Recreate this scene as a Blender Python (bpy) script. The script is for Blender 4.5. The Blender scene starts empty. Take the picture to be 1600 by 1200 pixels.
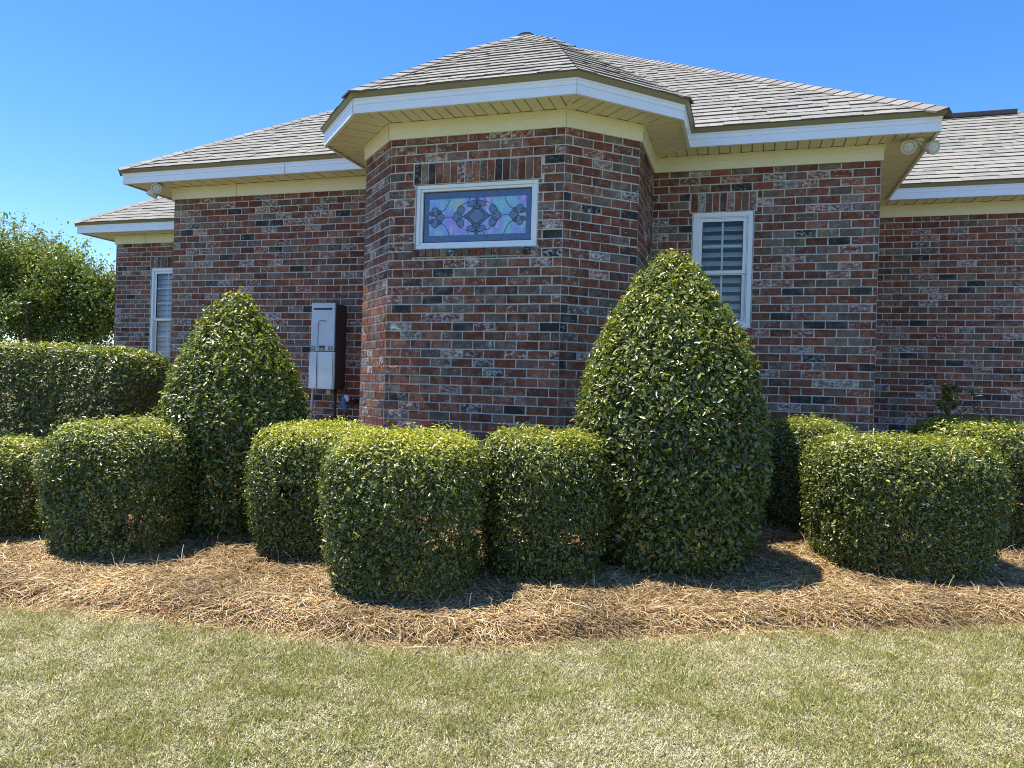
import bpy, math, random
import numpy as np
from math import radians, sin, cos, pi, sqrt

# ------------------------------------------------------------------ camera, sky, sun, exposure
scene = bpy.context.scene
COL = scene.collection
CAM = np.array([1.428, -7.737, 1.40])
YAW, PITCH, ROLL, FPX = radians(17.353), radians(0.05), radians(1.732), 1158.0
_f = np.array([-sin(YAW)*cos(PITCH), cos(YAW)*cos(PITCH), sin(PITCH)])
_r = np.cross(_f, [0, 0, 1]); _r /= np.linalg.norm(_r); _u = np.cross(_r, _f)
_r2 = cos(ROLL)*_r + sin(ROLL)*_u; _u2 = -sin(ROLL)*_r + cos(ROLL)*_u
from mathutils import Matrix, Vector
cd = bpy.data.cameras.new('camera'); cam = bpy.data.objects.new('camera', cd); COL.objects.link(cam)
cam.matrix_world = Matrix(((_r2[0], _u2[0], -_f[0], CAM[0]), (_r2[1], _u2[1], -_f[1], CAM[1]),
                           (_r2[2], _u2[2], -_f[2], CAM[2]), (0, 0, 0, 1)))
cd.sensor_width = 36; cd.sensor_fit = 'HORIZONTAL'; cd.lens = 36*FPX/1600; cd.clip_start = .05; cd.clip_end = 3000
scene.camera = cam

SUN = np.array([-.31, -.055, .95]); SUN /= np.linalg.norm(SUN)        # direction towards the sun
w = bpy.data.worlds.new('World'); scene.world = w; w.use_nodes = True
wn = w.node_tree.nodes; bg = wn['Background']
sky = wn.new('ShaderNodeTexSky'); sky.sky_type = 'NISHITA'; sky.sun_disc = False
sky.sun_elevation = math.asin(SUN[2]); sky.sun_rotation = math.atan2(SUN[0], SUN[1])
sky.altitude = 300; sky.air_density = 1.0; sky.dust_density = .25; sky.ozone_density = 4.0
hs = wn.new('ShaderNodeHueSaturation'); hs.inputs['Hue'].default_value = .507; hs.inputs['Saturation'].default_value = 1.28
w.node_tree.links.new(sky.outputs[0], hs.inputs['Color']); w.node_tree.links.new(hs.outputs[0], bg.inputs[0]); bg.inputs[1].default_value = .13
sl = bpy.data.lights.new('sun', 'SUN'); sl.energy = 4.0; sl.angle = radians(.53); sl.color = (1, .95, .86)
so = bpy.data.objects.new('sun', sl); COL.objects.link(so)
so.rotation_euler = Vector(SUN).to_track_quat('Z', 'Y').to_euler(); so.location = (0, 0, 30)
scene.view_settings.view_transform = 'Standard'; scene.view_settings.look = 'None'
scene.view_settings.exposure = .95; scene.view_settings.gamma = 1
scene.render.engine = 'CYCLES'
scene.cycles.max_bounces = 8; scene.cycles.diffuse_bounces = 4; scene.cycles.glossy_bounces = 3
scene.cycles.transparent_max_bounces = 12; scene.cycles.use_denoising = True; scene.cycles.denoising_input_passes = 'RGB_ALBEDO_NORMAL'; scene.cycles.denoising_prefilter = 'NONE'; scene.cycles.filter_width = 1.0; scene.cycles.sample_clamp_indirect = 3; scene.cycles.use_adaptive_sampling = False

rng = np.random.default_rng(7); random.seed(7)
FH = np.array([-sin(YAW), cos(YAW)]); RH = np.array([cos(YAW), sin(YAW)])   # the lot's axes: away from and along the bed edge

# ------------------------------------------------------------------ helpers
def link(o, parent=None):
    COL.objects.link(o)
    if parent is not None: o.parent = parent
    return o
def tag(o, label=None, cat=None, group=None, kind=None):
    if label: o['label'] = label
    if cat: o['category'] = cat
    if group: o['group'] = group
    if kind: o['kind'] = kind
    return o
def thing(name, loc, label, cat, group=None):
    o = bpy.data.objects.new(name, None); link(o); o.location = loc; o.empty_display_size = .2
    return tag(o, label, cat, group)
class MB:
    """collects polygons in world coordinates, builds ONE mesh object"""
    def __init__(s): s.v = []; s.f = []; s.m = []; s.c = []; s.w = []
    def poly(s, pts, mat=0, col=None, wv=0.):
        b = len(s.v); s.v.extend([tuple(map(float, p)) for p in pts]); s.f.append(tuple(range(b, b+len(pts)))); s.m.append(mat)
        s.c.extend([col or (1, 1, 1)]*len(pts)); s.w.extend([wv]*len(pts))
    def mesh(s, verts, faces, mat=0, col=None, wv=0.):
        b = len(s.v); s.v.extend([tuple(map(float, p)) for p in verts])
        for f in faces: s.f.append(tuple(b+i for i in f)); s.m.append(mat)
        s.c.extend([col or (1, 1, 1)]*len(verts)); s.w.extend([wv]*len(verts))
    def box(s, lo, hi, mat=0, fr=None, bev=0.):
        """fr = (origin, ax, ay, az) frame"""
        lo = np.array(lo, float); hi = np.array(hi, float)
        c = [(lo[0], lo[1], lo[2]), (hi[0], lo[1], lo[2]), (hi[0], hi[1], lo[2]), (lo[0], hi[1], lo[2]),
             (lo[0], lo[1], hi[2]), (hi[0], lo[1], hi[2]), (hi[0], hi[1], hi[2]), (lo[0], hi[1], hi[2])]
        if fr is not None: c = [fr[0]+p[0]*fr[1]+p[1]*fr[2]+p[2]*fr[3] for p in map(np.array, c)]
        s.mesh(c, [(0, 3, 2, 1), (4, 5, 6, 7), (0, 1, 5, 4), (1, 2, 6, 5), (2, 3, 7, 6), (3, 0, 4, 7)], mat)
    def tube(s, pts, r, n=6, mat=0, cap=True):
        pts = [np.array(p, float) for p in pts]; rr = r if hasattr(r, '__len__') else [r]*len(pts)
        V = []; F = []
        for i, p in enumerate(pts):
            d = pts[min(i+1, len(pts)-1)]-pts[max(i-1, 0)]; d = d/(np.linalg.norm(d)+1e-9)
            a = np.cross(d, [0, 0, 1]) if abs(d[2]) < .95 else np.cross(d, [1, 0, 0]); a /= np.linalg.norm(a); b = np.cross(d, a)
            for k in range(n): V.append(p+rr[i]*(cos(2*pi*k/n)*a+sin(2*pi*k/n)*b))
        for i in range(len(pts)-1):
            for k in range(n): F.append((i*n+k, i*n+(k+1) % n, (i+1)*n+(k+1) % n, (i+1)*n+k))
        if cap: F.append(tuple(range(n-1, -1, -1))); F.append(tuple((len(pts)-1)*n+k for k in range(n)))
        s.mesh(V, F, mat)
    def lathe(s, o, ax, prof, n=20, mat=0):
        """prof: (distance along ax, radius)"""
        ax = np.array(ax, float); ax /= np.linalg.norm(ax)
        a = np.cross(ax, [0, 0, 1]) if abs(ax[2]) < .95 else np.cross(ax, [1, 0, 0]); a /= np.linalg.norm(a); b = np.cross(ax, a)
        V = []; F = []
        for h, r in prof:
            for k in range(n): V.append(np.array(o)+ax*h+r*(cos(2*pi*k/n)*a+sin(2*pi*k/n)*b))
        for i in range(len(prof)-1):
            for k in range(n): F.append((i*n+k, i*n+(k+1) % n, (i+1)*n+(k+1) % n, (i+1)*n+k))
        F.append(tuple(range(n-1, -1, -1))); F.append(tuple((len(prof)-1)*n+k for k in range(n)))
        s.mesh(V, F, mat)
    def build(s, name, mats, parent=None, smooth=False, bevel=0.):
        me = bpy.data.meshes.new(name)
        org = np.array(parent.location) if parent is not None and parent.type == 'EMPTY' else np.zeros(3)
        if parent is not None and parent.type != 'EMPTY' and parent.parent is not None: org = np.array(parent.parent.location)
        me.from_pydata([tuple(np.array(p)-org) for p in s.v], [], s.f)
        for m in (mats if isinstance(mats, (list, tuple)) else [mats]): me.materials.append(m)
        me.polygons.foreach_set('material_index', s.m)
        ca = me.color_attributes.new('col', 'FLOAT_COLOR', 'POINT')
        arr = np.ones((len(s.v), 4), np.float32); arr[:, :3] = s.c; arr[:, 3] = s.w; ca.data.foreach_set('color', arr.ravel())
        if smooth: me.polygons.foreach_set('use_smooth', [True]*len(s.f))
        me.update()
        o = bpy.data.objects.new(name, me); link(o, parent)
        if bevel:
            b = o.modifiers.new('bevel', 'BEVEL'); b.width = bevel; b.segments = 2; b.limit_method = 'ANGLE'
        return o
def np_mesh(name, V, Q, colr, mat, parent=None, smooth=False):
    """V (n,3) verts, Q (m,4) quads, colr (n,3)"""
    org = np.array(parent.location) if parent is not None else np.zeros(3)
    V = (V-org).astype(np.float32)
    me = bpy.data.meshes.new(name); me.vertices.add(len(V)); me.vertices.foreach_set('co', V.ravel())
    k = Q.shape[1]
    me.loops.add(Q.size); me.loops.foreach_set('vertex_index', Q.astype(np.int32).ravel())
    me.polygons.add(len(Q)); me.polygons.foreach_set('loop_start', np.arange(0, Q.size, k, dtype=np.int32))
    me.polygons.foreach_set('loop_total', np.full(len(Q), k, np.int32))
    ca = me.color_attributes.new('col', 'FLOAT_COLOR', 'POINT')
    arr = np.ones((len(V), 4), np.float32); arr[:, :3] = colr; ca.data.foreach_set('color', arr.ravel())
    if smooth: me.polygons.foreach_set('use_smooth', np.ones(len(Q), bool))
    me.materials.append(mat); me.update(calc_edges=True); me.validate()
    return link(bpy.data.objects.new(name, me), parent)

def _hash(i, j, k, seed):
    h = (i*374761393 + j*668265263 + k*2147483647 + seed*974634777) & 0xffffffff
    h = ((h ^ (h >> 13))*1274126177) & 0xffffffff
    return ((h ^ (h >> 16)) & 0xffff)/65535.
def vnoise(P, sc, seed=0):
    P = np.asarray(P, float)*sc; i = np.floor(P).astype(np.int64); f = P-i; f = f*f*(3-2*f); r = 0
    for a in (0, 1):
        for b in (0, 1):
            for c in (0, 1):
                wgt = (f[:, 0] if a else 1-f[:, 0])*(f[:, 1] if b else 1-f[:, 1])*(f[:, 2] if c else 1-f[:, 2])
                r = r+wgt*_hash(i[:, 0]+a, i[:, 1]+b, i[:, 2]+c, seed)
    return r
def fbm(P, sc, seed=0, o=3):
    return sum(vnoise(P, sc*2**k, seed+k)*.5**k for k in range(o))/sum(.5**k for k in range(o))

# ------------------------------------------------------------------ materials
def mat(name, col=(.5, .5, .5), rough=.6, spec=.5, metal=0.):
    m = bpy.data.materials.new(name); m.use_nodes = True; b = m.node_tree.nodes['Principled BSDF']
    b.inputs['Base Color'].default_value = (*col, 1); b.inputs['Roughness'].default_value = rough
    b.inputs['Specular IOR Level'].default_value = spec; b.inputs['Metallic'].default_value = metal
    return m
def N(m, t, **kw):
    n = m.node_tree.nodes.new(t)
    for k, v in kw.items(): setattr(n, k, v)
    return n
def L(m, a, b): m.node_tree.links.new(a, b)
def bsdf(m): return m.node_tree.nodes['Principled BSDF']
def noise(m, scale, detail=3., rough=.55, vec=None, dim='3D'):
    n = N(m, 'ShaderNodeTexNoise'); n.inputs['Scale'].default_value = scale; n.inputs['Detail'].default_value = detail
    n.inputs['Roughness'].default_value = rough
    if vec is not None: L(m, vec, n.inputs['Vector'])
    return n
def ramp(m, fac, stops):
    r = N(m, 'ShaderNodeValToRGB'); e = r.color_ramp.elements
    while len(e) < len(stops): e.new(.5)
    for x, (p, c) in zip(e, stops): x.position = p; x.color = (*c, 1) if len(c) == 3 else c
    L(m, fac, r.inputs[0]); return r
def mixc(m, mode, fac, a, b):
    x = N(m, 'ShaderNodeMix', data_type='RGBA', blend_type=mode)
    for s, v in ((0, fac), (6, a), (7, b)):
        if hasattr(v, 'is_linked'): L(m, v, x.inputs[s])
        else: x.inputs[s].default_value = v if s == 0 else (*v, 1)
    return x.outputs[2]
def math_(m, op, a, b=None):
    x = N(m, 'ShaderNodeMath', operation=op)
    for i, v in enumerate((a, b)):
        if v is None: continue
        if hasattr(v, 'is_linked'): L(m, v, x.inputs[i])
        else: x.inputs[i].default_value = v
    return x.outputs[0]
def bump(m, h, dist, strength=1.):
    b = N(m, 'ShaderNodeBump'); b.inputs['Strength'].default_value = strength; b.inputs['Distance'].default_value = dist
    L(m, h, b.inputs['Height']); L(m, b.outputs[0], bsdf(m).inputs['Normal'])
def objco(m): return N(m, 'ShaderNodeTexCoord').outputs['Object']

def m_brick():
    m = mat('brick', rough=.88, spec=.25); a = N(m, 'ShaderNodeVertexColor', layer_name='col'); co = objco(m)
    n1 = noise(m, 16, 4, .6, co); n2 = noise(m, 90, 3, .6, co)
    c = mixc(m, 'MULTIPLY', .75, a.outputs[0], ramp(m, n1.outputs[0], [(.28, (.45, .45, .46)), (.72, (1.35, 1.32, 1.28))]).outputs[0])
    c = mixc(m, 'MULTIPLY', .6, c, ramp(m, n2.outputs[0], [(.3, (.6, .6, .6)), (.7, (1.25, 1.25, 1.25))]).outputs[0])
    nb = noise(m, .9, 4, .6, co); c = mixc(m, 'MULTIPLY', .8, c, ramp(m, nb.outputs[0], [(.35, (.78, .77, .76)), (.65, (1.15, 1.14, 1.12))]).outputs[0])
    nh = noise(m, 8, 4, .62, co); c = mixc(m, 'MIX', ramp(m, nh.outputs[0], [(.50, (0, 0, 0)), (.78, (.45, .45, .45))]).outputs[0], c, (.33, .28, .22))
    # lime-wash smears: shape from noise, amount stored per brick in alpha
    mp = N(m, 'ShaderNodeMapping'); mp.inputs['Scale'].default_value = (1, 1, 1.6); L(m, co, mp.inputs[0])
    n3 = noise(m, 24, 5, .72, mp.outputs[0])
    t = math_(m, 'ADD', n3.outputs[0], math_(m, 'MULTIPLY', a.outputs[1], .25))
    r = ramp(m, t, [(.66, (0, 0, 0)), (.90, (.95, .95, .95))])
    c = mixc(m, 'MIX', r.outputs[0], c, (.66, .65, .63))
    L(m, c, bsdf(m).inputs['Base Color']); bump(m, math_(m, 'ADD', n1.outputs[0], math_(m, 'MULTIPLY', n2.outputs[0], .5)), .006)
    return m
def m_noisy(name, c0, c1, sc, rough=.8, bumpd=0., spec=.3, det=4):
    m = mat(name, rough=rough, spec=spec); co = objco(m); n = noise(m, sc, det, .6, co)
    r = ramp(m, n.outputs[0], [(.3, c0), (.7, c1)]); L(m, r.outputs[0], bsdf(m).inputs['Base Color'])
    if bumpd: bump(m, n.outputs[0], bumpd)
    return m
def m_attr(name, rough=.5, spec=.5, trans=0., tcol=(1., 1.1, .4), sc=None):
    m = mat(name, rough=rough, spec=spec); a = N(m, 'ShaderNodeVertexColor', layer_name='col'); c = a.outputs[0]
    if sc:
        n = noise(m, sc, 3, .6, objco(m)); c = mixc(m, 'MULTIPLY', .8, c, ramp(m, n.outputs[0], [(.3, (.62, .62, .62)), (.7, (1.3, 1.3, 1.3))]).outputs[0])
        bump(m, n.outputs[0], .003)
    L(m, c, bsdf(m).inputs['Base Color'])
    if trans:
        t = N(m, 'ShaderNodeBsdfTranslucent'); L(m, mixc(m, 'MULTIPLY', 1., a.outputs[0], tcol), t.inputs[0])
        x = N(m, 'ShaderNodeMixShader'); x.inputs[0].default_value = trans
        L(m, bsdf(m).outputs[0], x.inputs[1]); L(m, t.outputs[0], x.inputs[2]); L(m, x.outputs[0], m.node_tree.nodes['Material Output'].inputs[0])
    return m
def m_glass():
    m = bpy.data.materials.new('window_glass'); m.use_nodes = True; nt = m.node_tree; nt.nodes.remove(bsdf(m))
    fr = N(m, 'ShaderNodeFresnel'); fr.inputs[0].default_value = 1.45
    f2 = math_(m, 'ADD', fr.outputs[0], .02)
    t = N(m, 'ShaderNodeBsdfTransparent'); t.inputs[0].default_value = (.86, .9, .88, 1); g = N(m, 'ShaderNodeBsdfGlossy'); g.inputs[1].default_value = .02
    x = N(m, 'ShaderNodeMixShader'); L(m, f2, x.inputs[0]); L(m, t.outputs[0], x.inputs[1]); L(m, g.outputs[0], x.inputs[2])
    L(m, x.outputs[0], nt.nodes['Material Output'].inputs[0]); return m
def m_irid():
    m = mat('iridescent_glass', rough=.22, spec=.6); co = objco(m)
    mp = N(m, 'ShaderNodeMapping'); mp.inputs['Rotation'].default_value = (0, .7, 0); mp.inputs['Scale'].default_value = (1, 1, .45); L(m, co, mp.inputs[0])
    n = noise(m, 9, 3, .6, mp.outputs[0]); n2 = noise(m, 120, 2, .6, mp.outputs[0])
    t = math_(m, 'ADD', n.outputs[0], math_(m, 'MULTIPLY', math_(m, 'SUBTRACT', n2.outputs[0], .5), .16))
    r = ramp(m, t, [(.3, (.50, .52, .32)), (.40, (.26, .58, .62)), (.49, (.24, .42, .74)), (.56, (.30, .26, .74)), (.64, (.52, .50, .76)), (.72, (.28, .55, .64))])
    L(m, r.outputs[0], bsdf(m).inputs['Base Color']); bump(m, n2.outputs[0], .002); return m

M = dict(
    brick=m_brick(), mortar=m_noisy('mortar', (.40, .39, .36), (.62, .61, .575), 40, .95, .003),
    shingle=m_attr('shingle', .9, .2, sc=140), deck=mat('roof_deck', (.05, .045, .04), .9), ridge_dark=mat('ridge_vent', (.06, .055, .05), .7),
    soffit=m_noisy('soffit_vinyl', (.69, .67, .52), (.73, .71, .55), 3, .45, spec=.4), groove=mat('soffit_gap', (.30, .27, .18), .8),
    frieze=m_noisy('frieze_vinyl', (.71, .70, .52), (.75, .74, .56), 3, .4, spec=.4),
    fascia=m_noisy('white_fascia', (.80, .84, .88), (.85, .88, .92), 4, .35, spec=.5), drip=mat('olive_drip_edge', (.22, .195, .11), .4),
    vinyl=m_noisy('white_vinyl', (.74, .78, .80), (.80, .83, .85), 6, .3, spec=.5), glass=m_glass(),
    louver=mat('louver_white', (.76, .78, .73), .5), louver_blue=mat('louver_pale', (.72, .72, .95), .5), gasket=mat('dark_gasket', (.03, .03, .03), .6),
    irid=m_irid(), slate=m_noisy('slate_glass', (.055, .095, .20), (.09, .145, .28), 60, .25, .001, .6), slate_l=m_noisy('pale_slate_glass', (.10, .165, .30), (.145, .215, .36), 40, .25, .001, .6),
    came=mat('lead_came', (.035, .045, .06), .5, .5),
    leaf=m_attr('glossy_leaf', .33, .75, .30), leaf_soft=m_attr('soft_leaf', .36, .55, .3), bark=m_noisy('bark', (.10, .075, .05), (.2, .16, .12), 30, .9, .004),
    grass=m_attr('grass_blade', .6, .25, .25, (1., 1.05, .6)), straw=m_attr('pine_needle', .5, .4, .12, (1., .8, .5)),
    heater=m_noisy('pale_metal', (.40, .50, .58), (.54, .64, .71), 5, .38, spec=.5), heater_side=mat('dark_casing', (.06, .05, .05), .5), slot=mat('dark_slot', (.015, .015, .015), .6),
    lamp_white=mat('lamp_almond', (.62, .60, .50), .4), lens=mat('lamp_lens', (.55, .54, .44), .15, .6), blue=m_noisy('blue_foam', (.05, .13, .30), (.09, .2, .42), 30, .8),
)
def m_ground():
    m = mat('lawn_soil', rough=.95, spec=.1); co = objco(m); n = noise(m, 30, 6, .7, co); n2 = noise(m, 1.3, 4, .6, co)
    r = ramp(m, n.outputs[0], [(.3, (.10, .085, .045)), (.7, (.34, .29, .17))]); g = ramp(m, n.outputs[0], [(.3, (.06, .075, .025)), (.7, (.22, .23, .09))])
    L(m, mixc(m, 'MIX', ramp(m, n2.outputs[0], [(.4, (0, 0, 0)), (.6, (1, 1, 1))]).outputs[0], r.outputs[0], g.outputs[0]), bsdf(m).inputs['Base Color']); bump(m, n.outputs[0], .02); return m
def m_bed():
    m = mat('straw_floor', rough=.95, spec=.1); co = objco(m); n = noise(m, 45, 6, .7, co)
    L(m, ramp(m, n.outputs[0], [(.3, (.09, .05, .022)), (.7, (.34, .20, .09))]).outputs[0], bsdf(m).inputs['Base Color']); bump(m, n.outputs[0], .03); return m
M['ground'] = m_ground(); M['bed'] = m_bed()

# ------------------------------------------------------------------ ground
EDGE = np.array([(-14, 6.2), (-8, 5.2), (-5, 4.7), (-3.0, 4.41), (-2.38, 4.32), (-1.76, 4.17), (-1.18, 4.06), (-0.78, 3.96), (-0.3, 3.94), (0.22, 4.03),
                 (0.77, 4.18), (1.55, 4.36), (2.34, 4.44), (3.25, 4.64), (5, 5.0), (9, 6.0)])
def to_st(x, y):
    dx, dy = np.asarray(x)-CAM[0], np.asarray(y)-CAM[1]; return dx*RH[0]+dy*RH[1], dx*FH[0]+dy*FH[1]
def from_st(s, t): return CAM[0]+s*RH[0]+t*FH[0], CAM[1]+s*RH[1]+t*FH[1]
def edge_t(s): return np.interp(s, EDGE[:, 0], EDGE[:, 1])
def ground_z(x, y):
    s, t = to_st(x, y); e = t-edge_t(s); k = np.clip(e/.18, 0, 1)
    return .06*k*k*(3-2*k)+.05*np.clip(e, 0, 2.6)
g = MB(); R_ = 900
ring = [0, 15, 60, 250, R_]
V = [(0, 0, -.004)]; F = []
for r in ring[1:]:
    for k in range(48): V.append((r*cos(2*pi*k/48), r*sin(2*pi*k/48), -.004))
for k in range(48): F.append((0, 1+k, 1+(k+1) % 48))
for i in range(len(ring)-2):
    for k in range(48): F.append((1+i*48+k, 1+(i+1)*48+k, 1+(i+1)*48+(k+1) % 48, 1+i*48+(k+1) % 48))
g.mesh(V, F); tag(g.build('lawn', M['ground']), kind='structure')
# the raised bed of pine straw in front of the house
ns, nt_ = 260, 60
ss = np.linspace(-12, 8.5, ns); V = []
for a in ss:
    for j in range(nt_):
        e = -.03+(j/(nt_-1))**1.6*5.6
        x, y = from_st(a, edge_t(a)+e); z = ground_z(x, y)
        V.append((x, y, z+.004+.034*(vnoise(np.array([[x, y, 0]]), 5, 3)[0]-.5)*(1 if j > 1 else 0)))
Fq = [(i*nt_+j, (i+1)*nt_+j, (i+1)*nt_+j+1, i*nt_+j+1) for i in range(ns-1) for j in range(nt_-1)]
b = MB(); b.mesh(V, Fq); tag(b.build('mulch_bed', M['bed'], smooth=True), kind='structure')

# grass blades
def blades(n, s0, s1, t0, t1, cut=True, hmul=1.):
    s = rng.uniform(s0, s1, n); t = rng.uniform(t0, t1, n)
    if cut:
        k = t < edge_t(s)+rng.normal(0, .035, n); s, t = s[k], t[k]
    x, y = from_st(s, t); n = len(x); P = np.stack([x, y, np.zeros(n)], 1)
    gr = fbm(P, 2.2, 11, 4)*.5+fbm(P, 9, 5, 2)*.5
    gr = gr-.22*np.exp(-(((s-.62)/.55)**2+((t-2.72)/.30)**2))-.07*np.exp(-(((s+.2)/.5)**2+((t-3.3)/.25)**2)) +.03*np.clip((edge_t(s)-t)*-1+.4, 0, .4)
    pg = np.clip((gr-.46)*2.2+.36, .08, .8); green = rng.random(n) < pg
    c = np.where(green[:, None], np.array([.375, .355, .10]), np.array([.78, .69, .45]))
    mid = rng.random(n) < .3; c = np.where(mid[:, None], np.array([.55, .50, .23]), c)
    c = c*rng.uniform(.6, 1.3, (n, 1))*(1+rng.normal(0, .06, (n, 3)))
    dk = rng.random(n) < .16; c[dk] *= .35
    h = rng.uniform(.008, .023, n)*hmul*np.where(green, 1.15, .85); az = rng.uniform(0, 2*pi, n); tilt = np.where(green, rng.uniform(.35, 1.35, n), rng.uniform(.7, 1.55, n))
    d = np.stack([np.cos(az)*np.sin(tilt), np.sin(az)*np.sin(tilt), np.cos(tilt)], 1)
    az2 = az+pi/2+rng.normal(0, .5, n); wv = np.stack([np.cos(az2), np.sin(az2), np.zeros(n)], 1)*(rng.uniform(.0011, .0021, n)*hmul)[:, None]
    P[:, 2] = rng.uniform(-.004, .012, n)
    V = np.stack([P-wv, P+wv, P+d*h[:, None]+wv*.35, P+d*h[:, None]-wv*.35], 1).reshape(-1, 3)
    return V, np.arange(4*n).reshape(-1, 4), np.repeat(np.clip(c, 0, 1), 4, 0)
parts = [blades(620000, -3.4, 3.4, 2.2, 4.75), blades(120000, -7, 7, .8, 5.2, True, 1.4)]
off = 0; Vs = []; Qs = []; Cs = []
for v_, q_, c_ in parts: Vs.append(v_); Qs.append(q_+off); Cs.append(c_); off += len(v_)
for (cs_, ct_) in zip(rng.uniform(-3, 3, 46), rng.uniform(2.4, 4.0, 46)):      # greener tufts
    v_, q_, c_ = blades(260, cs_-.10, cs_+.10, ct_-.06, ct_+.06, True, 1.5); c_ = c_*.25+np.array([.24, .27, .06])*.75*rng.uniform(.7, 1.2); Vs.append(v_); Qs.append(q_+off); Cs.append(c_); off += len(v_)
tag(np_mesh('grass', np.concatenate(Vs), np.concatenate(Qs), np.concatenate(Cs), M['grass']), kind='stuff')

# pine needles
def needles(n, s0, s1, e0, e1, fn=1., up=0.):
    s = rng.uniform(s0, s1, n); e = e0+(e1-e0)*rng.random(n)**1.35; t = edge_t(s)+e
    x, y = from_st(s, t); z = ground_z(x, y)
    P = np.stack([x, y, z+rng.uniform(.004, .035, n)*np.clip((e+.06)/.15, .25, 1)], 1)
    az = 2*pi*fbm(P*np.array([1, 1, 0]), 3.5, 21, 2)*2.2+rng.normal(0, 1.5, n)
    Ln = rng.uniform(.05, .15, n)*fn; bend = rng.normal(0, .9, n); el = rng.normal(.03+up, .12+up*.6, n); wd = rng.uniform(.0011, .0021, n)
    tone = rng.random(n)
    c = np.where((tone < .5)[:, None], np.array([.51, .345, .15]), np.where((tone < .78)[:, None], np.array([.76, .61, .37]), np.array([.22, .125, .055])))
    c = c*(.30+1.4*fbm(P, 3., 31, 3))[:, None]*rng.uniform(.65, 1.25, (n, 1))*(1+rng.normal(0, .05, (n, 3)))
    pts = [P]; a = az.copy(); ee = el.copy()
    for k in range(3):
        d = np.stack([np.cos(a)*np.cos(ee), np.sin(a)*np.cos(ee), np.sin(ee)], 1); pts.append(pts[-1]+d*(Ln/3)[:, None]); a = a+bend/3; ee = ee-.12
    V = []
    for k, p in enumerate(pts):
        wv = np.stack([-np.sin(az), np.cos(az), rng.normal(0, .25, n)], 1)*(wd*(1 if k < 3 else .4))[:, None]
        q = p.copy(); q[:, 2] = np.maximum(q[:, 2], .004); V += [q-wv, q+wv]
    V = np.stack(V, 1).reshape(-1, 3); b = np.arange(n)[:, None]*8
    Q = np.concatenate([b+np.array([[2*k, 2*k+1, 2*k+3, 2*k+2]]) for k in range(3)], 0)
    return V, Q, np.repeat(np.clip(c, 0, 1), 8, 0)
parts = [needles(120000, -4.0, 4.4, -.03, 3.0), needles(14000, -4.0, 4.4, -.07, .12, 1.), needles(900, -4.0, 4.4, -.05, -.7, .8), needles(5000, -4., 4.4, .3, 2.6, 1., .35), needles(25000, -9, -4, -.03, 4), needles(15000, 4.4, 8, -.03, 4)]
off = 0; Vs = []; Qs = []; Cs = []
for v_, q_, c_ in parts: Vs.append(v_); Qs.append(q_+off); Cs.append(c_); off += len(v_)
tag(np_mesh('pine_straw', np.concatenate(Vs), np.concatenate(Qs), np.concatenate(Cs), M['straw']), kind='stuff')

# ------------------------------------------------------------------ the house
ZF, ZS, ZT, ZE, TP = 3.63, 3.78, 3.90, 3.935, .67       # frieze bottom, soffit, fascia top, roof edge, roof slope
house = thing('brick_house', (-1.5, 0, 0), 'red brick one-storey house with hipped shingle roof and projecting bay', 'house')
WALL = [(-9.06, 6.3), (-9.06, 2.5), (-5.585, 2.5), (-5.585, 0), (-2.30, 0), (-2.30, -1.0), (-1.757, -1.527), (-.097, -1.527), (.477, -1.008), (.477, 0),
        (2.615, 0), (2.615, 2.5), (6.87, 2.5), (6.87, 6.3), (2.615, 6.3), (2.615, 8.46), (-5.585, 8.46), (-5.585, 6.3)]
EAVE = [(-9.55, 6.66), (-9.55, 2.14), (-6.08, 2.14), (-6.08, -.34), (-2.715, -.34), (-2.715, -1.132), (-1.952, -1.89), (.072, -1.89), (.863, -1.1), (.863, -.34),
        (3.04, -.34), (3.04, 2.14), (7.25, 2.14), (7.25, 6.66), (3.04, 6.66), (3.04, 8.82), (-6.08, 8.82), (-6.08, 6.66)]
def offset_loop(P, d):
    """move a closed polyline outwards (to the right of travel is outside) by d"""
    P = np.array(P, float); n = len(P); out = []
    for i in range(n):
        a = P[i]-P[i-1]; b = P[(i+1) % n]-P[i]; a /= np.linalg.norm(a); b /= np.linalg.norm(b)
        na = np.array([a[1], -a[0]]); nb = np.array([b[1], -b[0]]); m_ = na+nb; m_ /= np.linalg.norm(m_)
        out.append(P[i]+m_*d/max(.2, m_.dot(na)))
    return np.array(out)
# outside is to the right when walking this loop -> check orientation
def run(name, loop, sec, m, skip=(), seams=()):
    """profile sec [(out, z)] swept round the closed loop"""
    mb = MB(); rings = [offset_loop(loop, d) for d, z in sec]; n = len(loop)
    for i in range(n):
        if i in skip: continue
        j = (i+1) % n
        for k in range(len(sec)-1):
            mb.poly([(*rings[k][i], sec[k][1]), (*rings[k][j], sec[k][1]), (*rings[k+1][j], sec[k+1][1]), (*rings[k+1][i], sec[k+1][1])])
    return mb.build(name, m, house)
def clip(poly, a, b, c):
    """keep a*x+b*y<=c"""
    out = []
    for i in range(len(poly)):
        p, q = poly[i], poly[(i+1) % len(poly)]; dp, dq = a*p[0]+b*p[1]-c, a*q[0]+b*q[1]-c
        if dp <= 0: out.append(p)
        if dp*dq < 0: t = dp/(dp-dq); out.append((p[0]+t*(q[0]-p[0]), p[1]+t*(q[1]-p[1])))
    return out
run('frieze', WALL, [(-.01, ZF), (.018, ZF), (.018, ZF+.082), (.024, ZF+.086), (.024, ZF+.128), (.034, ZF+.134), (.034, ZS-.002)], M['frieze'])
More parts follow.
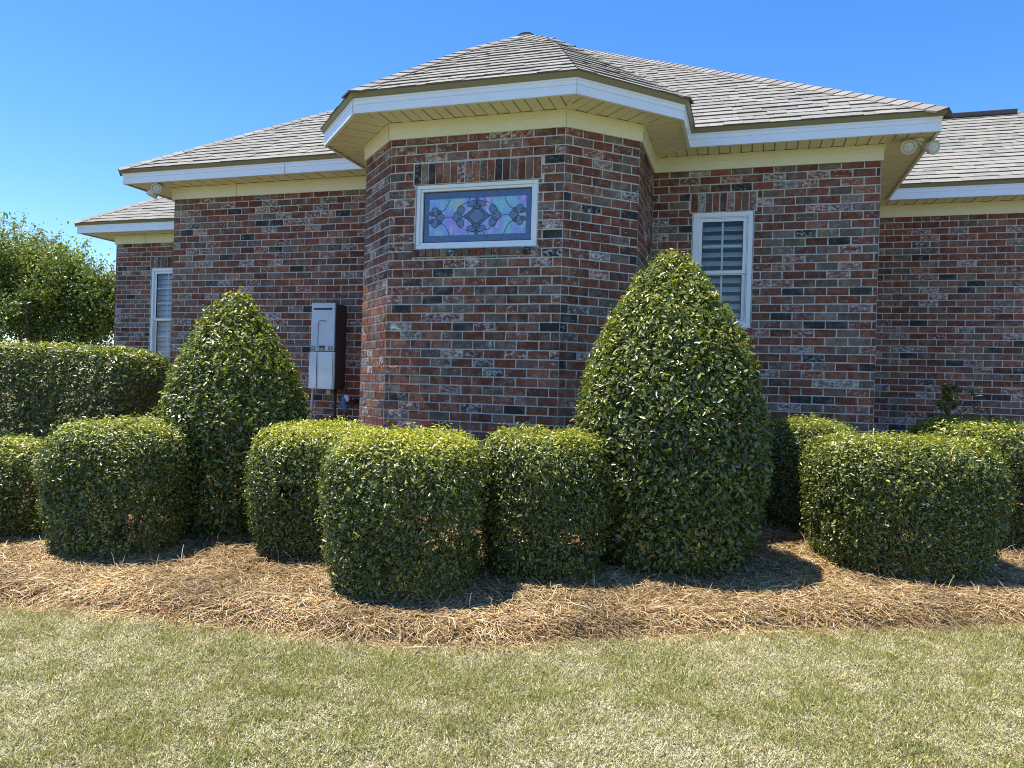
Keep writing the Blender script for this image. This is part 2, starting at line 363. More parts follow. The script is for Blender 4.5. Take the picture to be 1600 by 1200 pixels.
run('fascia', EAVE, [(-.03, ZS-.012), (0, ZS-.012), (0, ZS+.058), (-.007, ZS+.060), (-.007, ZS+.063), (0, ZS+.065), (0, ZT-.022), (.008, ZT-.018), (.008, ZT+.01)], M['fascia'])
run('drip_edge', EAVE, [(.003, ZT-.002), (.016, ZT-.002), (.034, ZE-.008), (.040, ZE+.0), (-.02, ZE+.002)], M['drip'])
def seam(p, z0, z1):
    q = MB(); p = np.array(p); q.box((p[0]-.0015, p[1]-.0015, z0), (p[0]+.0015, p[1]+.0015, z1)); q.build('trim_seam', M['groove'], house)
for lp, d, idx, z0, z1 in ((WALL, .035, 7, ZF+.002, ZS-.004), (WALL, .035, 6, ZF+.002, ZS-.004), (WALL, .035, 8, ZF+.002, ZS-.004), (EAVE, .009, 7, ZS-.01, ZT), (EAVE, .009, 6, ZS-.01, ZT)): seam(offset_loop(lp, d)[idx], z0, z1)
seam((-4.62, -.035), ZF+.002, ZS-.004); seam((-3.72, -.349), ZS-.01, ZT); seam((-8.4, 2.465), ZF+.002, ZS-.004)
# soffit: planks with dark gaps, mitred at every corner
mb = MB(); n = len(WALL); EIN = offset_loop(EAVE, -.012)
for i in range(n):
    j = (i+1) % n; A, B_, A2, B2 = map(np.array, (WALL[i], WALL[j], EIN[i], EIN[j]))
    A = offset_loop(WALL, .03)[i]; B_ = offset_loop(WALL, .03)[j]
    d = B2-A2; ln = np.linalg.norm(d); d = d/ln; nr = np.array([d[1], -d[0]])
    q = [((p-A2).dot(d), (p-A2).dot(nr)) for p in (A, B_, B2, A2)]
    mb.poly([(*p, ZS+.008) for p in (A, A2, B2, B_)], 1)
    lo = min(p[0] for p in q); hi = max(p[0] for p in q); k = lo; c = 0
    while k < hi:
        for a0, a1 in ((k+.004, k+.097),):
            pl = clip(clip(q, 1, 0, a1), -1, 0, -a0)
            if len(pl) < 3: continue
            P3 = [A2+d*p[0]+nr*p[1] for p in pl]; c += 1; dz = .0035*(c % 2)
            mb.poly([(*p, ZS+dz) for p in reversed(P3)], 0)
            for e in range(len(P3)):
                p_, q_ = P3[e], P3[(e+1) % len(P3)]; mb.poly([(*p_, ZS+dz), (*q_, ZS+dz), (*q_, ZS+.007), (*p_, ZS+.007)], 0)
        k += .104
    # mitre trim at outer corners
    dm = EAVE[i]-np.array(WALL[i]); lm = np.linalg.norm(dm); dm = dm/lm; nm = np.array([-dm[1], dm[0]])*.016
    w0 = np.array(WALL[i])+dm*.03; w1 = np.array(EAVE[i])-dm*.01
    mb.mesh([(*(w0-nm), ZS-.003), (*(w1-nm), ZS-.003), (*(w1+nm), ZS-.003), (*(w0+nm), ZS-.003), (*(w0-nm), ZS+.004), (*(w1-nm), ZS+.004), (*(w1+nm), ZS+.004), (*(w0+nm), ZS+.004)],
            [(0, 1, 2, 3), (0, 4, 5, 1), (3, 2, 6, 7), (1, 5, 6, 2), (0, 3, 7, 4)], 0)
mb.build('soffit', [M['soffit'], M['groove']], house)

# ---- brick walls
CH, BL, JT = .081, .2035, .0118
SG = (-1.490, -.332, 2.615, 3.203); RW = (.887, 1.475, 2.036, 3.206); LW = (-8.29, -7.42, 1.42, 3.206)     # window openings x0 x1 z0 z1
PAL = [((.205, .076, .048), 30), ((.25, .108, .066), 20), ((.155, .070, .050), 17), ((.050, .046, .045), 6), ((.20, .155, .115), 9), ((.175, .122, .10), 18)]
PW = np.cumsum([p[1] for p in PAL])/sum(p[1] for p in PAL)
def brick_col():
    c = np.array(PAL[int(np.searchsorted(PW, random.random()))][0])*random.uniform(.78, 1.2)
    wv = random.choice([0, .1, .2, .3, .4]) if random.random() < .75 else random.uniform(.45, .95)
    return tuple(c), wv
def brick(mb, O, d, nr, s0, s1, z0, z1, out=0.):
    """one brick: front face with softened edges, standing proud of the mortar"""
    if s1-s0 < .012 or z1-z0 < .012: return
    j = lambda a: random.uniform(-a, a); c, wv = brick_col(); dp = out+random.uniform(-.0015, .0015); bv = .0035
    cs = [(s0+j(.0025), z0+j(.002)), (s1+j(.0025), z0+j(.002)), (s1+j(.0025), z1+j(.002)), (s0+j(.0025), z1+j(.002))]
    inn = [(cs[0][0]+bv, cs[0][1]+bv), (cs[1][0]-bv, cs[1][1]+bv), (cs[2][0]-bv, cs[2][1]-bv), (cs[3][0]+bv, cs[3][1]-bv)]
    P = lambda s, z, o: (*(O+d*s+nr*o), z)
    V = [P(s, z, dp+j(.001)) for s, z in inn]+[P(s, z, dp-.003) for s, z in cs]+[P(s, z, -.012) for s, z in cs]
    mb.mesh(V, [(0, 1, 2, 3)]+[(4+k, 4+(k+1) % 4, (k+1) % 4, k) for k in range(4)]+[(8+k, 8+(k+1) % 4, 4+(k+1) % 4, 4+k) for k in range(4)], 0, c, wv)
def sub(rects, h):
    out = []
    for a0, a1, b0, b1 in rects:
        h0, h1, g0, g1 = h
        if h1 <= a0 or h0 >= a1 or g1 <= b0 or g0 >= b1: out.append((a0, a1, b0, b1)); continue
        if h0 > a0: out.append((a0, h0, b0, b1))
        if h1 < a1: out.append((h1, a1, b0, b1))
        x0, x1 = max(a0, h0), min(a1, h1)
        if g0 > b0: out.append((x0, x1, b0, g0))
        if g1 < b1: out.append((x0, x1, g1, b1))
    return out
def wall(i, openings=(), ph=0.):
    A, B_ = np.array(WALL[i]), np.array(WALL[(i+1) % len(WALL)]); d = B_-A; Ln = np.linalg.norm(d); d = d/Ln; nr = np.array([d[1], -d[0]]); mb = MB()
    ops = [(x0-A[0], x1-A[0], z0, z1) for x0, x1, z0, z1 in openings]
    holes = []
    for s0, s1, z0, z1 in ops: holes += [(s0-.004, s1+.004, z0-.004, z1+.004), (s0-.03, s1+.03, z1+.0, z1+.192), (s0-.02, s1+.02, z0-.078, z0)]
    k = 0; ztop = ZF-.78*CH+CH
    while True:
        z1 = ztop-k*CH-JT/2; z0 = z1-CH+JT
        if z1 < -.05: break
        s = -((k % 2)*.5+ph)*BL
        while s < Ln:
            for r in [(max(s+JT/2, .005), min(s+BL-JT/2, Ln-.005), z0, min(z1, ZF+.01))]:
                rs = [r] if r[1] > r[0] and r[3] > r[2] else []
                for h in holes: rs = sub(rs, (h[0]-.005, h[1]+.005, h[2]-.005, h[3]+.005))
                for q in rs: brick(mb, A, d, nr, *q)
            s += BL
        k += 1
    # mortar backing split round the openings, with reveals
    rs = [(0, Ln, -.1, ZF+.05)]
    for o in ops: rs = sub(rs, o)
    P = lambda s, z, o: (*(A+d*s+nr*o), z)
    for a0, a1, b0, b1 in rs: mb.poly([P(a0, b0, -.0055), P(a1, b0, -.0055), P(a1, b1, -.0055), P(a0, b1, -.0055)], 1)
    for s0, s1, z0, z1 in ops:
        for (p, q) in (((s0, z0), (s0, z1)), ((s0, z1), (s1, z1)), ((s1, z1), (s1, z0)), ((s1, z0), (s0, z0))):
            mb.poly([P(*p, -.0055), P(*q, -.0055), P(*q, -.11), P(*p, -.11)], 1)
        nb = round((s1-s0+.05)/.0705); pw = (s1-s0+.05)/nb
        for q in range(nb):
            a = s0-.025+q*pw; brick(mb, A, d, nr, a+.004, a+pw-.004, z1+.004, z1+.190); brick(mb, A, d, nr, a+.004, a+pw-.004, z0-.073, z0-.006, .012)
    return mb.build('wall', [M['brick'], M['mortar']], house)
for i in range(len(WALL)):
    wall(i, {1: [LW], 6: [SG], 9: [RW]}.get(i, ()), (0.0, .3, .1, .0, .62, 0, .25, .12, .55, .2)[i % 10])

# ---- windows (parts of the house)
def frame_boxes(mb, x0, x1, z0, z1, wd, y0, y1, m=0, bot=None):
    bt = bot or wd
    mb.box((x0, y0, z1-wd), (x1, y1, z1), m); mb.box((x0, y0, z0), (x1, y1, z0+bt), m)
    mb.box((x0, y0, z0+bt), (x0+wd, y1, z1-wd), m); mb.box((x1-wd, y0, z0+bt), (x1, y1, z1-wd), m)
def dh_window(op, yw, cols, rows, lou, lower_grid, zmid, pitch, tilt):
    x0, x1, z0, z1 = op; mb = MB()
    frame_boxes(mb, x0+.002, x1-.002, z0+.002, z1-.002, .047, yw+.012, yw+.075)
    frame_boxes(mb, x0+.049, x1-.049, z0+.049, z1-.049, .012, yw+.022, yw+.07)
    w_ = mb.build('window', M['vinyl'], house, bevel=.003)
    ux0, ux1 = x0+.061, x1-.061
    up = MB(); frame_boxes(up, ux0+.001, ux1-.001, zmid-.001, z1-.062, .033, yw+.028, yw+.05); up.build('upper_sash', M['vinyl'], w_, bevel=.002)
    lo = MB(); frame_boxes(lo, ux0+.001, ux1-.001, z0+.062, zmid+.022, .035, yw+.052, yw+.072); lo.build('lower_sash', M['vinyl'], w_, bevel=.002)
    gk = MB(); frame_boxes(gk, ux0+.034, ux1-.034, zmid+.032, z1-.095, .005, yw+.032, yw+.046); frame_boxes(gk, ux0+.036, ux1-.036, z0+.097, zmid-.013, .007, yw+.056, yw+.069); gk.build('gasket', M['gasket'], w_)
    ga, gb, gc, gd = ux0+.034, ux1-.034, zmid+.032, z1-.095
    gl = MB(); gl.poly([(ga, yw+.04, gc), (gb, yw+.04, gc), (gb, yw+.04, gd), (ga, yw+.04, gd)])
    gl.poly([(ga, yw+.062, z0+.097), (gb, yw+.062, z0+.097), (gb, yw+.062, zmid-.013), (ga, yw+.062, zmid-.013)]); gl.build('pane', M['glass'], w_)
    mu = MB()
    for k in range(1, cols): x = ga+(gb-ga)*k/cols; mu.box((x-.009, yw+.0435, gc), (x+.009, yw+.049, gd))
    for k in range(1, rows): z = gc+(gd-gc)*k/rows; mu.box((ga, yw+.0437, z-.009), (gb, yw+.0488, z+.009))
    if lower_grid:
        for k in range(1, cols): x = ga+(gb-ga)*k/cols; mu.box((x-.009, yw+.0655, z0+.097), (x+.009, yw+.071, zmid-.013))
        for k in range(1, lower_grid): z = z0+.097+(zmid-.11-z0)*k/lower_grid; mu.box((ga, yw+.0657, z-.009), (gb, yw+.0708, z+.009))
    mu.build('muntin', M['vinyl'], w_)
    sh = MB(); z = z0+.05
    while z < z1-.03:
        c, s_ = cos(tilt), sin(tilt); hw = pitch*.50
        fr = (np.array([0, yw+.16, z]), np.array([1, 0, 0]), np.array([0, c, s_]), np.array([0, -s_, c])); sh.box((x0-.03, -hw, -.004), (x1+.03, hw, .004), 0, fr); z += pitch
    sh.box((x0-.09, yw+.125, z0-.02), (x0-.032, yw+.155, z1+.02)); sh.box((x1+.032, yw+.125, z0-.02), (x1+.09, yw+.155, z1+.02))
    sh.build('louvered_shutter', lou, w_)
    # the dim room behind the window
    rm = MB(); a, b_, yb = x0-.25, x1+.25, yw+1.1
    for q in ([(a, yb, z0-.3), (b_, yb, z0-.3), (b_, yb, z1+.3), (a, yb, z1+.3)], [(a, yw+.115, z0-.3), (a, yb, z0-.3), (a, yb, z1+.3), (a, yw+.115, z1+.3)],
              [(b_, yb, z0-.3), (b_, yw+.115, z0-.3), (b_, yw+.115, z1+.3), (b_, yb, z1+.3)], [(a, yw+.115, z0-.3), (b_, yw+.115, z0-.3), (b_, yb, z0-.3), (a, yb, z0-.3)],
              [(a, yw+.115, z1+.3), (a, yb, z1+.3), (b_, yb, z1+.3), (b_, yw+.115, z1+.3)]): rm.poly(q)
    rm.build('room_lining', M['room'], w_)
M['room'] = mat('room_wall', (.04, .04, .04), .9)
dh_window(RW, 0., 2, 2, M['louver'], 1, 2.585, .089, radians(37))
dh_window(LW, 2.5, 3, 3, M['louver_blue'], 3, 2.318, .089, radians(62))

# stained glass window in the bay
x0, x1, z0, z1 = SG; yw = -1.527
mb = MB(); frame_boxes(mb, x0+.002, x1-.002, z0+.002, z1-.002, .034, yw+.016, yw+.09); frame_boxes(mb, x0+.036, x1-.036, z0+.036, z1-.036, .024, yw+.03, yw+.085)
win = mb.build('window', M['vinyl'], house, bevel=.004)
tag(win, 'wide low stained glass window with white frame')
cx, cz = (x0+x1)/2, (z0+z1)/2; gw, gh = (x1-x0)/2-.058, (z1-z0)/2-.058; yg = yw+.055
px, pz = gw/570., gh/268.                                       # design units
pn = MB(); pn.box((cx-gw, yg, cz-gh), (cx+gw, yg+.004, cz+gh)); pn.build('iridescent_pane', M['irid'], win)
bd = MB()
bw, bh = 62*px, 78*pz
frame_boxes(bd, cx-gw, cx+gw, cz-gh, cz+gh, .012, yg-.003, yg-.0005, 1)
bd.box((cx-gw+.012, yg-.0028, cz+gh-bh), (cx+gw-.012, yg-.0006, cz+gh-.012)); bd.box((cx-gw+.012, yg-.0028, cz-gh+.012), (cx+gw-.012, yg-.0006, cz-gh+bh))
bd.box((cx-gw+.012, yg-.0028, cz-gh+bh), (cx-gw+bw, yg-.0006, cz+gh-bh)); bd.box((cx+gw-bw, yg-.0028, cz-gh+bh), (cx+gw-.012, yg-.0006, cz+gh-bh))
for k in (-1, 0, 1):
    for s in (-1, 1): bd.box((cx+k*200*px-.002, yg-.0042, cz+s*gh-(.012 if s > 0 else -.0)-(0.02 if s > 0 else 0)), (cx+k*200*px+.002, yg-.003, cz+s*gh+(0.02 if s < 0 else 0)), 1)
bd.build('glass_border', [M['slate'], M['came']], win)
PT = {-1: MB(), 0: MB(), 1: MB()}; pt = PT[0]; cm = MB()
def petal(u, v, a, b_, rot=0., m=0, n=18, outline=True, pw=1.):
    pts = []
    for k in range(n):
        t = 2*pi*k/n; e = abs(cos(t))**pw*math.copysign(1, cos(t))*a; f_ = abs(sin(t))**pw*math.copysign(1, sin(t))*b_
        pts.append((cx+(u+e*cos(rot)-f_*sin(rot))*px, cz+(v+e*sin(rot)+f_*cos(rot))*pz))
    yy = yg-.003-.0006*m-.0004*random.random()
    pt.poly([(p[0], yy, p[1]) for p in pts], m)
    for k in range(n): p, q = pts[k], pts[(k+1) % n]; pt.poly([(p[0], yy, p[1]), (p[0], yg, p[1]), (q[0], yg, q[1]), (q[0], yy, q[1])], m)
    if outline: cm.tube([(p[0], yy-.0005, p[1]) for p in pts+pts[:2]], .0022, 5)
petal(0, 0, 150, 135, 0, 0, 24, True, 2.4); petal(0, 0, 82, 82, 0, 1, 20, True, 1.7)
for s in (-1, 1):
    petal(s*205, 0, 52, 58, 0, 1, 14, True, 1.6); petal(s*170, 62, 36, 48, s*.5, 1); petal(s*170, -62, 36, 48, -s*.5, 1)
    petal(s*48, 128, 50, 30, -s*.25, 1); petal(s*48, -128, 50, 30, s*.25, 1); petal(0, s*166, 22, 26, 0, 0, 12, True, 1.6); petal(0, s*105, 40, 34, 0, 0, 14)
    pt = PT[s]; petal(s*385, 0, 46, 48, 0, 1, 14, True, 1.6); petal(s*440, 58, 36, 48, -s*.4, 1); petal(s*440, -58, 36, 48, s*.4, 1); petal(s*478, 40, 28, 22, s*.6, 0); petal(s*478, -40, 28, 22, -s*.6, 0); petal(s*395, 52, 22, 22, 0, 0); petal(s*395, -52, 22, 22, 0, 0); pt = PT[0]
for q in PT.values(): q.build('glass_motif', [M['slate'], M['slate_l']], win)
def came(pts): cm.tube([(cx+u*px, yg-.002, cz+v*pz) for u, v in pts], .0024, 5)
for s in (-1, 1):
    came([(s*257, 0), (s*340, 0)])
    for q in (-1, 1):
        came([(s*285, q*192), (s*300, q*150), (s*335, q*85), (s*378, q*58)]); came([(s*80, q*192), (s*84, q*172), (s*96, q*140)]); came([(s*200, q*92), (s*150, q*125), (s*96, q*148)])
cm.build('lead_came', M['came'], win)

# ---- roofs
def slope(mb, pts, eave_a, eave_b, seed, expo=.137):
    """shingle courses over one convex roof plane; eave_a->eave_b runs along the eave"""
    rnd = random.Random(seed); P = [np.array(p, float) for p in pts]; a, b_ = np.array(eave_a, float), np.array(eave_b, float)
    u = (b_-a)/np.linalg.norm(b_-a); nn = np.cross(P[1]-P[0], P[2]-P[0]); nn /= np.linalg.norm(nn); nn = nn if nn[2] > 0 else -nn; v = np.cross(nn, u); v = v if v[2] > 0 else -v
    q = [((p-a).dot(u), (p-a).dot(v)) for p in P]; vmax = max(p[1] for p in q); umin = min(p[0] for p in q); umax = max(p[0] for p in q)
    mb.poly([p for p in P], 1)
    k = 0; v0 = 0
    while v0 < vmax:
        v1 = v0+expo; x = umin-rnd.random()*.3
        strip = clip(clip(q, 0, 1, v1), 0, -1, -v0)
        while x < umax and len(strip) > 2:
            wd = rnd.choice([.10, .14, .18, .24, .33]); lift = rnd.choice([0, .003, .005]); tone = rnd.uniform(.88, 1.12)*(1.0 if rnd.random() > .1 else .86)
            low = v0+(0 if lift else 0)
            pl = clip(clip(strip, 1, 0, x+wd-.002), -1, 0, -x)
            if len(pl) > 2:
                h = lambda vv: .004+lift+.010*(1-(vv-v0)/expo)
                c = np.array([.315, .295, .25])*tone*np.array([1+rnd.uniform(-.04, .05), 1, 1+rnd.uniform(-.05, .06)])
                tp_ = [a+u*p[0]+v*p[1]+nn*h(p[1]) for p in pl]; mb.poly(tp_, 0, tuple(c))
                for e in range(len(pl)):
                    p_, q_ = pl[e], pl[(e+1) % len(pl)]
                    if abs(p_[1]-v0) < 1e-5 and abs(q_[1]-v0) < 1e-5 or abs(p_[0]-q_[0]) < 1e-6:
                        mb.poly([tp_[e], a+u*p_[0]+v*p_[1], a+u*q_[0]+v*q_[1], tp_[(e+1) % len(pl)]], 0, tuple(c*.4))  # dark asphalt edges, with the shadow lines between courses also painted into this colour
            x += wd
        v0 = v1; k += 1
def caps(mb, p0, p1, n0, n1, seed, w_=.14, step=.135):
    """overlapping folded ridge shingles from p0 up to p1; n0,n1 = normals of the two planes"""
    rnd = random.Random(seed); p0, p1 = np.array(p0, float), np.array(p1, float); d = p1-p0; Ln = np.linalg.norm(d); d /= Ln
    def side(nv):
        s = np.cross(nv, d); s /= np.linalg.norm(s); s = s if s[2] < 0 else -s; return s
    s0, s1 = side(np.array(n0)), side(np.array(n1)); up = (np.array(n0)+np.array(n1)); up /= np.linalg.norm(up); k = 0.
    while k < Ln-.02:
        e = min(k+step*1.35, Ln); c = tuple(np.array([.33, .295, .25])*rnd.uniform(.8, 1.12)); lo, hi = .030, .018
        a = [p0+d*k+s0*w_+up*(lo-.006), p0+d*k+up*lo, p0+d*k+s1*w_+up*(lo-.006)]; b_ = [p0+d*e+s0*w_+up*(hi-.006), p0+d*e+up*hi, p0+d*e+s1*w_+up*(hi-.006)]
        mb.poly([a[0], a[1], b_[1], b_[0]], 0, c); mb.poly([a[1], a[2], b_[2], b_[1]], 0, c)
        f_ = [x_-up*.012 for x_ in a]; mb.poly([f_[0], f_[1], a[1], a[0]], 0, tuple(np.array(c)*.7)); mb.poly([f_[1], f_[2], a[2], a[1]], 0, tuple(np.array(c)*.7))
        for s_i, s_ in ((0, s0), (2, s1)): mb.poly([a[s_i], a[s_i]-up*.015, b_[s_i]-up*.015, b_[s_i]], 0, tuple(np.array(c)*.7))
        k += step
def pn_(ax): v = np.array([*ax, 1/TP]); return v/np.linalg.norm(v)      # normal of a plane facing plan direction ax
SMAT = [M['shingle'], M['deck']]
def hip_roof(x0, x1, y0, y1, seed, name='roof', capn=True):
    h = min(x1-x0, y1-y0)/2; mb = MB(); Zr = ZE+h*TP
    if x1-x0 >= y1-y0: ra, rb = (x0+h, (y0+y1)/2, Zr), (x1-h, (y0+y1)/2, Zr)
    else: ra, rb = ((x0+x1)/2, y0+h, Zr), ((x0+x1)/2, y1-h, Zr)
    c = [(x0, y0, ZE), (x1, y0, ZE), (x1, y1, ZE), (x0, y1, ZE)]; same = np.allclose(ra, rb)
    if x1-x0 >= y1-y0: F_ = [(c[0], c[1], rb, ra), (c[1], c[2], rb), (c[2], c[3], ra, rb), (c[3], c[0], ra)]
    else: F_ = [(c[0], c[1], ra), (c[1], c[2], rb, ra), (c[2], c[3], rb), (c[3], c[0], ra, rb)]
    for i, f_ in enumerate(F_):
        f_ = [p for k, p in enumerate(f_) if not (same and k == 3)]
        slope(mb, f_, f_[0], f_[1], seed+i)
    rf = mb.build(name, SMAT, house)
    cp = MB(); D = [(0, -1), (1, 0), (0, 1), (-1, 0)]
    hips = [(c[0], ra, 3, 0), (c[1], rb if x1-x0 >= y1-y0 else ra, 0, 1), (c[2], rb, 1, 2), (c[3], ra if x1-x0 >= y1-y0 else rb, 2, 3)]
    for i, (p, q, a, b_) in enumerate(hips): caps(cp, p, q, pn_(D[a]), pn_(D[b_]), seed+20+i)
    if not same: caps(cp, ra, rb, pn_(D[0]), pn_(D[2]), seed+30)
    cp.build('ridge_cap', SMAT, rf); return rf, ra, rb
rf1, ra, rb = hip_roof(-6.115, 3.075, -.375, 8.855, 100)
rf2, ra2, rb2 = hip_roof(-9.585, 7.285, 2.105, 6.695, 200)
rv = MB(); rv.box((ra2[0]+.3, ra2[1]-.13, ra2[2]-.045), (rb2[0], ra2[1]+.13, ra2[2]+.022)); rv.build('ridge_vent', M['ridge_dark'], rf2, bevel=.01)
# bay roof
z_ = lambda t: ZE+t*TP
c1, c2, c3, c4 = (-2.75, -1.143, ZE), (-1.963, -1.93, ZE), (.087, -1.93, ZE), (.9, -1.117, ZE)
Pa = (-.925, -.105, z_(1.825)); PR = (-.4875, -.5425, z_(1.3875)); PL = (-1.407, -.587, z_(1.343)); Pk = (-.925, 1.6, z_(1.825))
mb = MB()
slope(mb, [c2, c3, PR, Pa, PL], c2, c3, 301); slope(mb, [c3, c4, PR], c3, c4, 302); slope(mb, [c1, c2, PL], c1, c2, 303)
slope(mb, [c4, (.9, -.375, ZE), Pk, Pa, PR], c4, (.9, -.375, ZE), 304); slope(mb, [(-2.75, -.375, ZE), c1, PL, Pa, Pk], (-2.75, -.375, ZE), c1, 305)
rf3 = mb.build('roof', SMAT, house)
nF, nR, nL = pn_((0, -1)), pn_((sqrt(.5), -sqrt(.5))), pn_((-sqrt(.5), -sqrt(.5))); nE, nW = pn_((1, 0)), pn_((-1, 0))
cp = MB(); caps(cp, c2, PL, nL, nF, 311); caps(cp, PL, Pa, nW, nF, 312); caps(cp, PR, Pa, nF, nE, 314); caps(cp, c4, PR, nR, nE, 315, .1)
cp.build('ridge_cap', SMAT, rf3)
rv = MB(); pr = []
for k in range(9): t = pi*k/8; pr.append((-.925+.14*cos(t), Pa[2]-.085+.125*sin(t)))
V = [(p[0], Pa[1]-.02, p[1]) for p in pr]+[(p[0], 1.5, p[1]) for p in pr]
rv.mesh(V, [(k, k+1, k+10, k+9) for k in range(8)]+[tuple(range(8, -1, -1))]); rv.build('ridge_vent', M['ridge_dark'], rf3)

# ------------------------------------------------------------------ fittings on the house
def floodlight(base, heads, label):
    t = thing('floodlight', base, label, 'floodlight', 'twin floodlights under the eaves'); b0 = np.array(base)
    mp = MB(); mp.lathe(b0, (0, 0, -1), [(-.0, .055), (.018, .055), (.03, .04), (.03, .0)]); mp.build('mount', M['lamp_white'], t, True)
    for off_, dr in heads:
        c = b0+np.array(off_); dr = np.array(dr, float); dr /= np.linalg.norm(dr)
        hd = MB(); hd.tube([b0+np.array([0, 0, -.02]), (b0+c-dr*.1)/2+np.array([0, 0, -.01]), c-dr*.09], .014, 8)
        hd.lathe(c, dr, [(-.115, .018), (-.11, .03), (-.06, .036), (-.02, .060), (.012, .066), (.026, .066), (.026, .054), (.014, .053)], 24)
        h = hd.build('lamp_head', M['lamp_white'], t, True)
        for p in h.data.polygons: p.use_smooth = False if len(p.vertices) > 4 else True
        ln = MB(); ln.lathe(c, dr, [(.013, .0515), (.020, .046), (.022, .03), (.023, .0)], 24); ln.build('lens', M['lens'], h, True)
    return t
floodlight((2.90, -.12, ZS-.003), [((-.085, -.05, -.085), (-.35, -.9, -.28)), ((.115, -.02, -.09), (.62, -.72, -.3))], 'almond twin floodlight under the right eave corner, seen against the grey roof')
floodlight((-5.66, -.20, ZS-.003), [((.05, -.07, -.07), (.42, -.85, -.15)), ((-.05, -.04, -.13), (-.35, -.25, -.9))], 'almond twin floodlight under the left eave corner, hanging against the blue sky')

# tankless water heater
hx0, hx1, hz0, hz1, hy = -3.372, -3.042, 1.283, 2.278, -.235
ht = thing('water_heater', ((hx0+hx1)/2, 0, 1.0), 'pale metal tankless water heater cabinet hung on the brick wall', 'water heater')
mb = MB(); mb.box((hx0+.008, hy+.012, hz0+.012), (hx1-.004, -.004, hz1-.012)); mb.build('casing', M['heater_side'], ht, bevel=.01)
zm = 1.716
mb = MB(); mb.box((hx0, hy-.012, zm+.004), (hx1-.018, hy+.011, hz1)); up = mb.build('upper_cover', M['heater'], ht, bevel=.012)
mb = MB(); mb.box((hx0-.008, hy-.016, hz0), (hx1-.008, hy+.011, zm-.003)); lw = mb.build('lower_cover', M['heater'], ht, bevel=.008)
mb = MB(); mb.box((hx1-.0175, hy-.004, zm+.004), (hx1-.004, hy+.011, hz1-.004)); mb.build('edge_trim', M['slot'], ht)
mb = MB(); mb.box((hx0+.035, hy-.016, hz1-.082), (hx1-.075, hy-.0125, hz1-.062)); mb.tube([(hx1-.075, hy-.019, hz1-.072), (hx1-.062, hy-.019, hz1-.072)], .012, 8); mb.build('exhaust_slot', M['slot'], up)
mb = MB()
pts = [(hx0+.098, zm+.03), (hx0+.098, hz1-.235), (hx0+.108, hz1-.215), (hx0+.125, hz1-.207), (hx0+.175, hz1-.207), (hx0+.19, hz1-.212), (hx0+.20, hz1-.228)]
mb.tube([(a, hy-.012, b_) for a, b_ in pts], .005, 6); mb.build('panel_groove', mat('groove_grey', (.16, .17, .16), .6), up)
for bx in (.012, .238-.004):
    mb = MB()
    for r in range(3):
        for q in range(2): mb.box((hx0+bx+q*.034, hy-.0145, zm+.014+r*.018), (hx0+bx+q*.034+.027, hy-.0125, zm+.024+r*.018))
    mb.build('vent_grille', M['heater_side'], up)
mb = MB(); mb.box((hx0+.115, hy-.0145, zm+.034), (hx0+.195, hy-.0125, zm+.068)); mb.box((hx0+.11, hy-.0145, zm+.012), (hx0+.15, hy-.0125, zm+.024)); mb.box((hx0+.16, hy-.0145, zm+.012), (hx0+.2, hy-.0125, zm+.024)); mb.build('control_panel', M['heater_side'], up)
mb = MB(); mb.tube([(hx0+.095, hy-.0165, hz0+.004), (hx0+.095, hy-.0165, zm-.006)], .0045, 6); mb.tube([(hx1-.028, hy-.0165, hz0+.004), (hx1-.028, hy-.0165, zm-.006)], .003, 6); mb.build('seam', M['heater_side'], lw)
mb = MB(); mb.tube([(-3.115, -.10, hz0+.02), (-3.115, -.10, 1.0), (-3.115, -.10, .1)], .017, 10); mb.build('pipe', mat('dark_pipe', (.035, .03, .03), .5), ht, True)
mb = MB(); mb.box((-3.20, -.16, hz0-.062), (-3.145, -.10, hz0+.012)); mb.build('drain_box', mat('grey_box', (.42, .44, .38), .5), ht, bevel=.004)
mb = MB(); mb.tube([(-3.40, -.11, hz0+.02), (-3.41, -.11, hz0-.05), (-3.43, -.11, .9), (-3.43, -.11, .1)], .016, 10); mb.build('pipe', mat('grey_pipe', (.5, .5, .48), .5), ht, True)
tp_ = thing('outdoor_tap', (-2.93, -.06, 1.1), 'blue insulated outdoor tap on the brick wall under the water heater', 'tap')
mb = MB(); mb.tube([(-2.97, -.10, 1.255), (-2.985, -.11, 1.21), (-2.985, -.115, 1.13), (-2.965, -.115, 1.07), (-2.96, -.11, 1.02)], [.022, .036, .040, .034, .02], 10); mb.build('insulation_cover', M['blue'], tp_, True)
mb = MB(); mb.tube([(-2.955, -.13, 1.215), (-2.925, -.15, 1.19), (-2.915, -.15, 1.15)], [.022, .026, .014], 8); mb.build('wrap', mat('white_wrap', (.7, .72, .72), .6), tp_, True)
mb = MB(); mb.tube([(-2.93, -.13, 1.13), (-2.89, -.07, 1.14), (-2.87, .0, 1.15)], [.024, .03, .03], 10); mb.build('valve', mat('black_valve', (.02, .02, .02), .5), tp_, True)
mb = MB(); mb.tube([(-2.972, -.105, 1.25), (-2.972, -.10, 1.32)], .011, 8); mb.tube([(-2.96, -.11, 1.03), (-2.96, -.11, .15)], .013, 8); mb.build('pipe', mat('dark_pipe_thin', (.05, .04, .04), .5), tp_, True)

